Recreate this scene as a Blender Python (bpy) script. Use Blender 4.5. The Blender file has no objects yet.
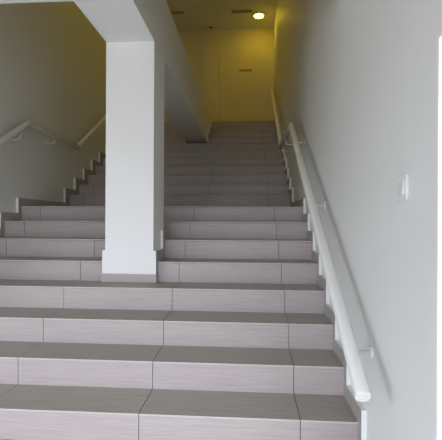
import bpy, bmesh, math
from mathutils import Vector, Matrix

sc = bpy.context.scene
C = sc.collection
WORLD_LOC = {}

# ------------------------------------------------------------------ materials
def mat(name, color, rough=0.6, spec=0.4, noise=0.0, nscale=6.0, bump=0.0, bscale=120.0):
    m = bpy.data.materials.new(name); m.use_nodes = True
    nt = m.node_tree; b = nt.nodes['Principled BSDF']
    b.inputs['Roughness'].default_value = rough
    b.inputs['Specular IOR Level'].default_value = spec
    geo = nt.nodes.new('ShaderNodeNewGeometry')
    n = nt.nodes.new('ShaderNodeTexNoise'); n.inputs['Scale'].default_value = nscale
    n.inputs['Detail'].default_value = 4
    nt.links.new(geo.outputs['Position'], n.inputs['Vector'])
    r = nt.nodes.new('ShaderNodeMix'); r.data_type = 'RGBA'
    r.inputs[6].default_value = tuple(c * (1 - noise) for c in color) + (1,)
    r.inputs[7].default_value = tuple(min(1, c * (1 + noise)) for c in color) + (1,)
    nt.links.new(n.outputs['Fac'], r.inputs[0])
    nt.links.new(r.outputs[2], b.inputs['Base Color'])
    if bump:
        n2 = nt.nodes.new('ShaderNodeTexNoise'); n2.inputs['Scale'].default_value = bscale
        nt.links.new(geo.outputs['Position'], n2.inputs['Vector'])
        bp = nt.nodes.new('ShaderNodeBump'); bp.inputs['Strength'].default_value = bump
        bp.inputs['Distance'].default_value = 0.01
        nt.links.new(n2.outputs['Fac'], bp.inputs['Height'])
        nt.links.new(bp.outputs['Normal'], b.inputs['Normal'])
    return m

def tile_mat(name, c_lo, c_hi, rough):
    """porcelain tile with a fine grain running along the step"""
    m = bpy.data.materials.new(name); m.use_nodes = True
    nt = m.node_tree; b = nt.nodes['Principled BSDF']
    b.inputs['Roughness'].default_value = rough
    b.inputs['Specular IOR Level'].default_value = 0.35
    geo = nt.nodes.new('ShaderNodeNewGeometry')
    mp = nt.nodes.new('ShaderNodeMapping'); mp.inputs['Scale'].default_value = (3.0, 70.0, 70.0)
    nt.links.new(geo.outputs['Position'], mp.inputs['Vector'])
    n = nt.nodes.new('ShaderNodeTexNoise'); n.inputs['Scale'].default_value = 1.6
    n.inputs['Detail'].default_value = 6; n.inputs['Roughness'].default_value = 0.65
    nt.links.new(mp.outputs['Vector'], n.inputs['Vector'])
    r = nt.nodes.new('ShaderNodeValToRGB')
    r.color_ramp.elements[0].position = 0.32; r.color_ramp.elements[0].color = c_lo + (1,)
    r.color_ramp.elements[1].position = 0.68; r.color_ramp.elements[1].color = c_hi + (1,)
    nt.links.new(n.outputs['Fac'], r.inputs[0])
    nt.links.new(r.outputs['Color'], b.inputs['Base Color'])
    return m

def emit_mat(name, color, strength):
    m = bpy.data.materials.new(name); m.use_nodes = True
    b = m.node_tree.nodes['Principled BSDF']
    b.inputs['Base Color'].default_value = (.8, .8, .75, 1)
    b.inputs['Emission Color'].default_value = color + (1,)
    b.inputs['Emission Strength'].default_value = strength
    return m

M_WALL = mat('wall_paint', (0.705, 0.717, 0.70), 0.55, 0.3, 0.03, 2.5, 0.05, 160)
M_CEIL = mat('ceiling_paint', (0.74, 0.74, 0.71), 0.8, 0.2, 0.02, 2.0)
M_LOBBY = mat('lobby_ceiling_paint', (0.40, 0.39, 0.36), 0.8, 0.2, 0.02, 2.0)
M_LAMPTINT = mat('lamp_tinted_paint', (0.70, 0.64, 0.42), 0.6, 0.3, 0.03, 2.5)  # back wall colour with part of the lamps' yellow cast painted in
M_WHITE = mat('white_plaster', (0.80, 0.80, 0.79), 0.6, 0.3, 0.02, 3.0, 0.04, 140)
M_RAIL = mat('rail_enamel', (0.74, 0.74, 0.72), 0.35, 0.5, 0.02, 5.0)
M_RAILSHADE = mat('level_rail_shaded', (0.56, 0.56, 0.52), 0.5, 0.3, 0.02, 5.0)  # darker copy of the rail enamel, shade of the level run put into colour
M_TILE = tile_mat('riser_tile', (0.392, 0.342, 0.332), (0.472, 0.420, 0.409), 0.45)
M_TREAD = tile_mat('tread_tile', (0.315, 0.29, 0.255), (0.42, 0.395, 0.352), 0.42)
M_EDGE = mat('tread_edge', (0.52, 0.50, 0.48), 0.5, 0.3, 0.05, 20)
M_SKIRT = tile_mat('skirting_tile', (0.31, 0.295, 0.275), (0.41, 0.395, 0.37), 0.45)
M_GROUT = mat('grout', (0.11, 0.105, 0.10), 0.9, 0.1, 0.1, 30)
M_STEEL = mat('bracket_enamel', (0.78, 0.78, 0.76), 0.3, 0.5, 0.03, 20)
M_PLASTIC = mat('switch_plastic', (0.76, 0.76, 0.76), 0.35, 0.5, 0.01, 10)
M_ROCKER = mat('rocker_plastic', (0.74, 0.75, 0.75), 0.3, 0.5, 0.01, 10)
M_DARK = mat('dark_metal', (0.03, 0.028, 0.025), 0.6, 0.3, 0.1, 20)
M_VENT = mat('vent_metal', (0.38, 0.37, 0.34), 0.5, 0.4, 0.05, 20)
M_RED = mat('red_lettering', (0.26, 0.02, 0.01), 0.6, 0.2, 0.05, 20)
M_LAMP = emit_mat('lamp_diffuser', (1.0, 0.68, 0.03), 33.0)

# ------------------------------------------------------------------ helpers
def box(bm, x0, x1, y0, y1, z0, z1, mi=0):
    vs = [bm.verts.new(p) for p in ((x0,y0,z0),(x1,y0,z0),(x1,y1,z0),(x0,y1,z0),(x0,y0,z1),(x1,y0,z1),(x1,y1,z1),(x0,y1,z1))]
    out = []
    for f in ((0,3,2,1),(4,5,6,7),(0,1,5,4),(1,2,6,5),(2,3,7,6),(3,0,4,7)):
        fc = bm.faces.new([vs[i] for i in f]); fc.material_index = mi; out.append(fc)
    return out

def prism_x(bm, pts, x0, x1):
    """outline in (y, z), extruded from x0 to x1"""
    a = [bm.verts.new((x0, y, z)) for y, z in pts]
    b = [bm.verts.new((x1, y, z)) for y, z in pts]
    bm.faces.new(a); bm.faces.new(b[::-1])
    n = len(pts)
    for i in range(n):
        bm.faces.new((a[i], b[i], b[(i+1) % n], a[(i+1) % n]))
    bmesh.ops.recalc_face_normals(bm, faces=bm.faces[:])

def ring_sweep(bm, path, prof, cap=True):
    """sweep a closed profile [(a, b)] along a path lying in a plane of constant x (a = x offset, b = in-plane normal)"""
    rings = []
    n = len(path)
    for i, p in enumerate(path):
        p = Vector(p)
        d = []
        if i > 0: d.append((p - Vector(path[i-1])).normalized())
        if i < n-1: d.append((Vector(path[i+1]) - p).normalized())
        t = sum(d, Vector()).normalized()
        k = 1.0 / max(0.4, t.dot(d[0]))
        nrm = Vector((0, -t.z, t.y))
        rings.append([bm.verts.new(p + Vector((a, 0, 0)) + nrm * b * k) for a, b in prof])
    m = len(prof)
    for i in range(n-1):
        for j in range(m):
            f = bm.faces.new((rings[i][j], rings[i][(j+1) % m], rings[i+1][(j+1) % m], rings[i+1][j])); f.smooth = True
    if cap:
        bm.faces.new(rings[0][::-1]); bm.faces.new(rings[-1])
    bmesh.ops.recalc_face_normals(bm, faces=bm.faces[:])

def tube(bm, pts, r, seg=10):
    pts = [Vector(p) for p in pts]; rings = []
    for i, p in enumerate(pts):
        d = Vector()
        if i > 0: d += (p - pts[i-1]).normalized()
        if i < len(pts)-1: d += (pts[i+1] - p).normalized()
        d.normalize()
        q = d.to_track_quat('Z', 'Y')
        rings.append([bm.verts.new(p + q @ Vector((r*math.cos(2*math.pi*k/seg), r*math.sin(2*math.pi*k/seg), 0))) for k in range(seg)])
    for a, b in zip(rings, rings[1:]):
        for k in range(seg):
            f = bm.faces.new((a[k], a[(k+1) % seg], b[(k+1) % seg], b[k])); f.smooth = True
    bm.faces.new(rings[0][::-1]); bm.faces.new(rings[-1])
    bmesh.ops.recalc_face_normals(bm, faces=bm.faces[:])

def lathe(bm, prof, origin, axis='Z', seg=32):
    """prof = [(radius, height)] turned about an axis through origin"""
    o = Vector(origin); rings = []
    for r, h in prof:
        ring = []
        for k in range(seg):
            a = 2*math.pi*k/seg
            v = Vector((r*math.cos(a), r*math.sin(a), h))
            if axis == 'X': v = Vector((h, v.x, v.y))
            ring.append(bm.verts.new(o + v))
        rings.append(ring)
    for a, b in zip(rings, rings[1:]):
        for k in range(seg):
            f = bm.faces.new((a[k], a[(k+1) % seg], b[(k+1) % seg], b[k])); f.smooth = True
    bm.faces.new(rings[0][::-1]); bm.faces.new(rings[-1])
    bmesh.ops.recalc_face_normals(bm, faces=bm.faces[:])

def obj(name, bm, mats, parent=None, bevel=0.0):
    me = bpy.data.meshes.new(name)
    if not isinstance(mats, (list, tuple)): mats = [mats]
    for m in mats: me.materials.append(m)
    co = [v.co for v in bm.verts]
    lo = Vector([min(c[i] for c in co) for i in range(3)]); hi = Vector([max(c[i] for c in co) for i in range(3)])
    org = Vector(((lo.x+hi.x)/2, (lo.y+hi.y)/2, lo.z))
    for v in bm.verts: v.co -= org
    bm.to_mesh(me); bm.free()
    o = bpy.data.objects.new(name, me); C.objects.link(o)
    WORLD_LOC[o.name] = org
    if parent:
        o.parent = parent; o.location = org - WORLD_LOC[parent.name]
    else:
        o.location = org
    if bevel:
        b = o.modifiers.new('bevel', 'BEVEL'); b.width = bevel; b.segments = 3; b.limit_method = 'ANGLE'
    return o

def tag(o, label, cat, group=None):
    o['label'] = label; o['category'] = cat
    if group: o['group'] = group
    return o

def thing(name, label, cat, loc, group=None):
    o = bpy.data.objects.new(name, None); C.objects.link(o)
    o.empty_display_size = 0.1
    o.location = loc; WORLD_LOC[o.name] = Vector(loc)
    return tag(o, label, cat, group)

def struct(name, bm, m, bevel=0.0):
    o = obj(name, bm, m, None, bevel); o['kind'] = 'structure'
    return o

# ------------------------------------------------------------------ dimensions
XL, XR = -2.010, 1.010            # wall faces
SK = 0.024                        # how far the tiled skirting stands proud
T1, R1 = 0.300, 0.165             # lower flight
T2, R2 = 0.3075, 0.1742           # upper flight
YL = 3.557                        # first nosing of the upper flight
TOP = 19
ZF = -0.33                        # lobby floor
YB = 7.72                         # back wall
ZC = 5.68                         # ceiling over the stairs
ZB = 2.608                        # underside of beam and lobby ceiling
YE = -4.2                         # entrance front behind the camera
HD = 2.30                         # head height of the openings
YS = -1.0                         # end of the side opening
EX0, EX1 = -2.4, 0.5                # entrance opening
YX = 0.84                         # back edge of the lobby ceiling
SEAM0, SEAMW = -0.1249, 0.8275
seams = [SEAM0 + k*SEAMW for k in (-2, -1, 0, 1)]

def nose(n):
    dz = {7: -0.005, 8: -0.012, 9: 0.006}.get(n, 0.0)     # slightly uneven steps at the landing
    if n <= 8: return n*T1, n*R1 + dz
    return YL + (n-9)*T2, 8*R1 + (n-8)*R2 + dz

# ------------------------------------------------------------------ the room
bm = bmesh.new(); box(bm, -4.6, XR, YE, -0.28, ZF-0.12, ZF); struct('floor', bm, M_SKIRT)

bm = bmesh.new()
prism_x(bm, [(YE, ZF), (-1.75, ZF), (-1.75, 1.730), (-0.477, 1.730), (-0.477, ZF), (YB+0.02, ZF), (YB+0.02, 5.9), (YE, 5.9)], XR, XR+0.20)
struct('wall_right', bm, M_WALL)
bm = bmesh.new(); prism_x(bm, [(YX-0.2, ZF), (YB+0.02, ZF), (YB+0.02, 5.9), (YX-0.2, 5.9)], XL-0.2, XL); struct('wall_left', bm, M_WALL)
bm = bmesh.new(); box(bm, XL-0.2, XR+0.2, YB, YB+0.2, 2.6, 5.9); struct('wall_back', bm, M_LAMPTINT)
bm = bmesh.new(); box(bm, XL, XR, YX-0.2, YX, ZB, ZC); struct('wall_front', bm, M_WALL)
bm = bmesh.new(); box(bm, XL-0.1, XR+0.1, YX-0.1, YB+0.1, ZC, ZC+0.14); struct('ceiling', bm, M_CEIL)
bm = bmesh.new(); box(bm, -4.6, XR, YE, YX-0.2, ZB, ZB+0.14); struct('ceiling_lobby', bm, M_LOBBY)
bm = bmesh.new(); box(bm, -4.6, XL-0.2, YX-0.2, YX, ZF, ZB); struct('wall_lobby', bm, M_WALL)
bm = bmesh.new(); 
box(bm, -4.6, EX0, YE-0.15, YE, ZF, ZB); box(bm, EX1, XR, YE-0.15, YE, ZF, ZB); box(bm, EX0, EX1, YE-0.15, YE, 2.1, ZB)
struct('wall_entrance', bm, M_WALL)
bm = bmesh.new(); box(bm, -4.75, -4.6, YE, YX-0.2, HD, ZB); box(bm, -4.75, -4.6, YS, YX-0.2, ZF, HD); struct('wall_side', bm, M_WALL)
# reveal lining of the doorway in the right wall
bm = bmesh.new()
box(bm, XR-0.004, XR+0.204, -0.491, -0.477, ZF, 1.730)
box(bm, XR-0.004, XR+0.204, -1.75, -1.736, ZF, 1.730)
box(bm, XR-0.004, XR+0.204, -1.736, -0.491, 1.716, 1.730)
struct('door_1', bm, M_WHITE)
# upper landing at the head of the stairs
yt, zt = nose(TOP)
bm = bmesh.new(); box(bm, XL, XR, yt+0.02, YB, zt-0.10, zt); struct('floor_upper', bm, M_TREAD)
# shallow pilaster and slim vertical strip on the back wall
bm = bmesh.new(); box(bm, -0.615, -0.265, YB-0.09, YB, zt, ZC); struct('trim_1', bm, M_LAMPTINT)
bm = bmesh.new(); box(bm, 0.795, XR, YB-0.03, YB, zt, ZC-0.28); struct('trim_2', bm, M_LAMPTINT)

# ------------------------------------------------------------------ stairs
def tiles(bm, x0, x1, y0, y1, z0, z1, g=0.0045, mi=0):
    cuts = [x0] + [s for s in seams if x0+0.02 < s < x1-0.02] + [x1]
    fs = []
    for a, b in zip(cuts, cuts[1:]):
        fs += box(bm, a + (g/2 if a != x0 else 0), b - (g/2 if b != x1 else 0), y0, y1, z0, z1, mi)
    return fs

xa, xb = XL+0.012, XR-0.012
def flight(t, ns, last_back):
    for n in ns:
        y, z = nose(n)
        zl = nose(n-1)[1]
        yn = nose(n+1)[0] if n+1 <= TOP else last_back
        if n == ns[-1]: yn = last_back
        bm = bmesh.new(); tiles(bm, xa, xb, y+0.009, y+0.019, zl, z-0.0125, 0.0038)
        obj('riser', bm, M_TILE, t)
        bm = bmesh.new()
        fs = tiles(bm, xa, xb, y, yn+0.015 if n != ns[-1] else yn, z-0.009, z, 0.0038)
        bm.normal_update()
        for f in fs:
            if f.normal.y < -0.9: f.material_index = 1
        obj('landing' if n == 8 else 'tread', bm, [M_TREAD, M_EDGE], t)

def body(t, ns, back):
    pts = []
    for n in ns:
        y, z = nose(n); zl = nose(n-1)[1]
        pts += [(y+0.018, zl-0.0115), (y+0.018, z-0.0115)]
    pts[0] = (pts[0][0], pts[0][1]+0.0115)
    pts += [(back, pts[-1][1])]
    y0, z0 = pts[0]
    pts += [(back, z0 if back < 4 else pts[-1][1]-0.25)]
    if back > 4: pts += [(y0+0.25, z0)]
    bm = bmesh.new(); prism_x(bm, pts, xa, xb); obj('stair_body', bm, M_GROUT, t)

t = thing('staircase', 'lower flight of wide grey tiled steps rising past the white pillar to the landing', 'stairs', (-0.5, -0.3, ZF))
low = list(range(-1, 9))
body(t, low, YL+0.016)
flight(t, low, YL+0.016)
t = thing('staircase', 'upper flight of grey tiled steps in shade between landing and yellowish back wall', 'stairs', (-0.5, YL, 8*R1))
up = list(range(9, TOP+1))
body(t, up, yt+0.30)
flight(t, up, yt+0.30)

# ------------------------------------------------------------------ stepped skirtings
S = 0.085
def toff(n): return 0.055 if n <= 8 else 0.12
def outline(ns, yend):
    """top line of a stepped skirting from the nosing of ns[0] on"""
    p = []
    for n in ns:
        y, z = nose(n); zl = nose(n-1)[1]
        p += [(y - toff(n), zl + S), (y - toff(n), z + S)]
    p += [(yend, p[-1][1])]
    return p

def skirting_bm(pts, x0, x1, drop=0.5):
    low = [(y, z) for y, z in pts]
    ya, yb_ = low[0][0], low[-1][0]
    poly = low + [(yb_, low[-1][1]-drop), (ya, low[0][1]-drop)]
    # ngon side faces, edges white
    bm = bmesh.new(); prism_x(bm, poly, x0, x1)
    bm.normal_update()
    for f in bm.faces:
        f.material_index = 0 if abs(f.normal.x) > 0.9 else 1
    return bm

def wall_skirt(name, x0, x1):
    # built step by step so that each piece stays just above the treads
    bm = bmesh.new()
    ns = list(range(-1, TOP+1))
    for i, n in enumerate(ns):
        y, z = nose(n); zl = nose(n-1)[1]
        ya = y - toff(n)
        yb_ = nose(n+1)[0] - toff(n+1) if n < TOP else YB
        # plate beside riser and tread of step n
        fs = box(bm, x0, x1, ya, yb_, zl, z + S)
    fs = box(bm, x0, x1, -0.5 if x0 > 0 else -0.3-0.055, -0.3-0.055, ZF, ZF+S) if x0 > 0 else None
    bm.normal_update()
    for f in bm.faces: f.material_index = 0 if abs(f.normal.x) > 0.9 else 1
    o = struct(name, bm, [M_SKIRT, M_WHITE])
    return o
wall_skirt('baseboard_right', XR-SK, XR)
wall_skirt('baseboard_left', XL, XL+SK)

# ------------------------------------------------------------------ pillar
PX0, PX1 = -0.722, -0.327         # shaft
PY0, PY1 = 1.450, 1.845
e = 0.0015
foot = [(PY0, 4*R1+e), (5*T1-0.002, 4*R1+e), (5*T1-0.002, 5*R1+e), (6*T1-0.002, 5*R1+e), (6*T1-0.002, 6*R1+e), (PY1, 6*R1+e)]
P = thing('pillar', 'square white pillar standing on the stairs beneath the long beam', 'pillar', ((PX0+PX1)/2, (PY0+PY1)/2, 4*R1))
bm = bmesh.new(); prism_x(bm, foot + [(PY1, ZB-0.001), (PY0, ZB-0.001)], PX0, PX1); obj('shaft', bm, M_WHITE, P)
yk = 5*T1 - 0.053
y6 = 6*T1 - 0.086
ztile = 4*R1 + 0.070
bm = bmesh.new()
box(bm, PX0-SK, PX1+SK, yk, PY0, ztile, 5*R1 + 0.093)
obj('plinth', bm, M_WHITE, P)
bm = bmesh.new(); box(bm, PX0-SK-0.006, PX1+SK+0.004, yk-0.006, PY0, 4*R1+e, ztile); obj('skirting', bm, M_TILE, P)
for s in (0, 1):
    a, b = ((PX0-SK, PX0), (PX1, PX1+SK))[s]
    bm = bmesh.new()
    prism_x(bm, foot + [(PY1, 6*R1+0.085), (y6, 6*R1+0.085), (y6, 5*R1+0.093), (PY0, 5*R1+0.093)], a, b)
    bm.normal_update()
    for f in bm.faces: f.material_index = 0 if abs(f.normal.x) > 0.9 else 1
    obj('side_skirting', bm, [M_SKIRT, M_WHITE], P)

# ------------------------------------------------------------------ beam
BT = 3.185
Bm = thing('beam', 'long white beam running from pillar head back into the upper steps', 'beam', ((PX0+PX1)/2, 3.5, ZB))
bm = bmesh.new()
prism_x(bm, [(YX, ZB), (5.70, ZB), (5.70, 2.72), (6.01, 2.72), (6.01, 2.89), (6.32, 2.89), (6.32, 3.065), (6.62, 3.065), (6.62, BT), (YX, BT)], PX0, PX1)
obj('girder', bm, M_WHITE, Bm)
for a, b in ((PX0-SK, PX0), (PX1, PX1+SK)):
    bm = bmesh.new()
    top, under = [], []
    for n in (16, 17, 18):
        y, z = nose(n); zl = nose(n-1)[1]
        top += [(y-0.12, (zl+S) if n > 16 else zl+0.03), (y-0.12, z+S)]
        under += [(y-0.002, zl+0.002 if n > 16 else zl+0.03), (y-0.002, z+0.002)]
    top += [(6.62, nose(18)[1]+S)]; under += [(6.62, nose(18)[1]+0.002)]
    prism_x(bm, top + under[::-1], a, b)
    bm.normal_update()
    for f in bm.faces: f.material_index = 0 if abs(f.normal.x) > 0.9 else 1
    obj('side_skirting', bm, [M_SKIRT, M_WHITE], Bm)

# ------------------------------------------------------------------ handrails
RR = 0.030
prof = []
for k in range(20):
    a = 2*math.pi*k/20
    # slightly squared round section
    ca, sa = math.cos(a), math.sin(a)
    e = 0.75
    prof.append((RR*math.copysign(abs(ca)**e, ca), RR*math.copysign(abs(sa)**e, sa)))

def handrail(label, x, wallx, low, land, upr, brk):
    t = thing('handrail', label, 'handrail', (wallx, low[0][0], low[0][1]))
    d = RR*0.95
    def seg(name, a, b):
        bm = bmesh.new(); ring_sweep(bm, [(x,)+a, (x,)+b], prof); obj(name, bm, M_RAILSHADE if name == 'level_rail' else M_RAIL, t, 0.004)
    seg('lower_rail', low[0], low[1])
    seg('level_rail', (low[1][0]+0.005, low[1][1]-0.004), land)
    seg('upper_rail', upr[0], upr[1])
    for y, z in brk:
        bm = bmesh.new()
        tube(bm, [(wallx, y, z), (x+(wallx-x)*0.16, y, z), (x+(wallx-x)*0.03, y, z+0.008), (x, y, z+0.03), (x, y, z+0.085)], 0.008)
        b = obj('bracket', bm, M_STEEL, t)
        bm = bmesh.new()
        s = 1 if wallx > x else -1
        lathe(bm, [(0.030, 0), (0.030, -0.004*s), (0.026, -0.008*s), (0.012, -0.009*s)], (wallx, y, z), 'X', 24)
        obj('wall_plate', bm, M_STEEL, b)
    return t
# rail heights along the slopes
def lin(a, b, y): return a[1] + (b[1]-a[1])*(y-a[0])/(b[0]-a[0])
la, lb = (-0.145, 0.479), (2.592, 2.188)
ua, ub = (3.93, 2.235), (6.35, 3.79)
brk = [(y, lin(la, lb, y) - RR - 0.085) for y in (0.165, 1.32, 2.42)] + [(3.18, 2.195-RR-0.075)] + [(y, lin(ua, ub, y) - RR - 0.085) for y in (4.6, 5.8)]
handrail('white wall handrail along the right wall above the light-coloured stepped skirting', 0.885, XR, (la, lb), (3.93, 2.215), (ua, ub), brk)
la, lb = (1.0, 1.355), (2.345, 2.180)
ua, ub = (3.589, 2.165), (6.35, 3.89)
brk = [(y, lin(la, lb, y) - RR - 0.085) for y in (1.3, 2.20)] + [(2.93, 2.17-RR-0.065)] + [(y, lin(ua, ub, y) - RR - 0.085) for y in (4.9, 6.0)]
handrail('white handrail on the shaded left wall, bending level over the landing', -1.885, XL, (la, lb), (3.589, 2.150), (ua, ub), brk)

# ------------------------------------------------------------------ light switch
Sx = XR
t = thing('light_switch', 'small square white light switch on the right wall near the doorway', 'switch', (Sx, -0.198, 1.241))
bm = bmesh.new(); box(bm, Sx-0.012, Sx, -0.263, -0.172, 1.241, 1.334); obj('plate', bm, M_PLASTIC, t, 0.003)
bm = bmesh.new()
prism_x(bm, [(-0.242, 1.262), (-0.193, 1.262), (-0.193, 1.314), (-0.242, 1.314)], Sx-0.013, Sx-0.0115)
# rocker pressed in at its top
for f in list(bm.verts):
    if f.co.x < Sx-0.0125: f.co.x = Sx-0.0135 if f.co.z > 1.3 else Sx-0.020
obj('rocker', bm, M_ROCKER, t)

# ------------------------------------------------------------------ ceiling fittings
def ceiling_light(LX, LY, label):
    t = thing('ceiling_light', label, 'lamp', (LX, LY, ZC))
    bm = bmesh.new(); lathe(bm, [(0.130, 0.0), (0.130, -0.018), (0.112, -0.024), (0.100, -0.020)], (LX, LY, ZC)); obj('rim', bm, M_STEEL, t)
    bm = bmesh.new(); lathe(bm, [(0.104, -0.020), (0.100, -0.028), (0.080, -0.038), (0.045, -0.044), (0.006, -0.046)], (LX, LY, ZC)); obj('diffuser', bm, M_LAMP, t)
ceiling_light(0.640, 7.11, 'glowing round ceiling light above the head of the stairs')
ceiling_light(0.640, 4.60, 'round ceiling light near the right wall, high over the upper flight')
ceiling_light(-1.20, 5.60, 'round ceiling light near the left wall, high over the upper flight')
ceiling_light(-1.20, 3.20, 'round ceiling light near the left wall, high over the landing')

def vent(x0, x1, y0, y1, label):
    t = thing('ceiling_vent', label, 'vent', ((x0+x1)/2, (y0+y1)/2, ZC), 'ceiling vents')
    bm = bmesh.new(); w = 0.022; h = 0.012
    box(bm, x0, x1, y0, y0+w, ZC-h, ZC); box(bm, x0, x1, y1-w, y1, ZC-h, ZC)
    box(bm, x0, x0+w, y0+w, y1-w, ZC-h, ZC); box(bm, x1-w, x1, y0+w, y1-w, ZC-h, ZC)
    obj('frame', bm, M_VENT, t)
    bm = bmesh.new(); box(bm, x0+w, x1-w, y0+w, y1-w, ZC-0.003, ZC); obj('backing', bm, M_DARK, t)
    n = 3
    for k in range(n):
        yy = y0+w + (k+0.5)*(y1-y0-2*w)/n
        bm = bmesh.new(); box(bm, x0+w, x1-w, yy-0.004, yy+0.004, ZC-0.011, ZC-0.003); obj('slat', bm, M_VENT, t)
vent(0.045, 0.500, 6.88, 6.99, 'slim dark ceiling vent immediately left of the glowing round light')
vent(-1.45, -0.985, 6.84, 6.95, 'slim dark ceiling vent partly hidden behind the long beam')

t = thing('ceiling_sensor', 'tiny dark round sensor at the top of the back wall pilaster', 'sensor', (-0.465, YB-0.09, ZC-0.09))
bm = bmesh.new(); lathe(bm, [(0.05, 0.0), (0.05, -0.012), (0.045, -0.018)], (-0.46, YB-0.16, ZC)); obj('base', bm, M_STEEL, t)
bm = bmesh.new(); lathe(bm, [(0.034, -0.018), (0.030, -0.036), (0.018, -0.048), (0.004, -0.052)], (-0.46, YB-0.16, ZC)); obj('dome', bm, M_DARK, t)

# ------------------------------------------------------------------ red lettering on the back wall
cu = bpy.data.curves.new('lettering_curve', 'FONT'); cu.body = 'NO ENTRY'; cu.size = 0.075
cu.align_x = 'CENTER'; cu.align_y = 'CENTER'; cu.extrude = 0.002; cu.offset = 0.0035; cu.space_character = 1.0
tmp = bpy.data.objects.new('lettering_tmp', cu); C.objects.link(tmp)
bpy.context.view_layer.update()
me = bpy.data.meshes.new_from_object(tmp.evaluated_get(bpy.context.evaluated_depsgraph_get()))
bpy.data.objects.remove(tmp)
w = max(v.co.x for v in me.vertices) - min(v.co.x for v in me.vertices)
for v in me.vertices: v.co.x *= 0.315 / w
me.materials.clear(); me.materials.append(M_RED)
o = bpy.data.objects.new('wall_lettering', me); C.objects.link(o)
o.location = (0.357, YB-0.0015, 4.69); o.rotation_euler = (math.radians(90), 0, 0)
tag(o, 'small red lettering reading NO ENTRY on the yellowish back wall', 'lettering')

# ------------------------------------------------------------------ daylight
w = bpy.data.worlds.new('World'); sc.world = w; w.use_nodes = True
bg = w.node_tree.nodes['Background']
bg.inputs['Strength'].default_value = 6.6
# bright overcast sky over a darker ground
wn = w.node_tree.nodes; wl = w.node_tree.links
tc = wn.new('ShaderNodeTexCoord'); sx = wn.new('ShaderNodeSeparateXYZ'); wl.new(tc.outputs['Generated'], sx.inputs[0])
cr = wn.new('ShaderNodeValToRGB'); wl.new(sx.outputs['Z'], cr.inputs[0]); wl.new(cr.outputs['Color'], bg.inputs['Color'])
cr.color_ramp.elements[0].position = 0.0; cr.color_ramp.elements[0].color = (0.40, 0.40, 0.41, 1)
cr.color_ramp.elements[1].position = 0.06; cr.color_ramp.elements[1].color = (0.88, 0.94, 1.08, 1)

def portal(name, loc, rot, sx, sy):
    l = bpy.data.lights.new(name, 'AREA'); l.shape = 'RECTANGLE'; l.size = sx; l.size_y = sy
    l.cycles.is_portal = True
    o = bpy.data.objects.new(name, l); C.objects.link(o); o.location = loc; o.rotation_euler = rot
H = math.pi/2
hz = (ZF+HD)/2; hh = HD-ZF
portal('daylight_left', (-4.66, (YE+YS)/2, hz), (0, -H, 0), hh, YS-YE)      # open left side of the lobby, facing +x
portal('daylight_entrance', ((EX0+EX1)/2, YE-0.1, (ZF+2.1)/2), (H, 0, 0), EX1-EX0, 2.1-ZF)   # open entrance behind the camera, facing +y
portal('daylight_doorway', (XR+0.22, -1.14, 0.69), (0, H, 0), 2.04, 1.2)   # doorway on the right, facing -x

sun = bpy.data.lights.new('sun', 'SUN'); sun.energy = 1.0; sun.angle = 0.02; sun.color = (1.0, 0.97, 0.92)
so = bpy.data.objects.new('sun', sun); C.objects.link(so)
so.rotation_euler = Vector((-0.45, 0.42, -0.79)).to_track_quat('-Z', 'Y').to_euler()

# ------------------------------------------------------------------ camera
cam = bpy.data.cameras.new('Camera'); cam.sensor_fit = 'HORIZONTAL'; cam.sensor_width = 36
cam.lens = 402.1/442*36; cam.clip_start = 0.02
co = bpy.data.objects.new('Camera', cam); C.objects.link(co)
co.matrix_world = Matrix.Translation((0.437, -1.7415, 1.1638)) @ Matrix.Rotation(0.0683, 4, 'Z') @ Matrix.Rotation(H+0.0014, 4, 'X') @ Matrix.Rotation(0.0050, 4, 'Z')
sc.camera = co

vs = sc.view_settings
vs.view_transform = 'Standard'; vs.look = 'None'; vs.gamma = 1; vs.use_curve_mapping = False
vs.exposure = 0.0
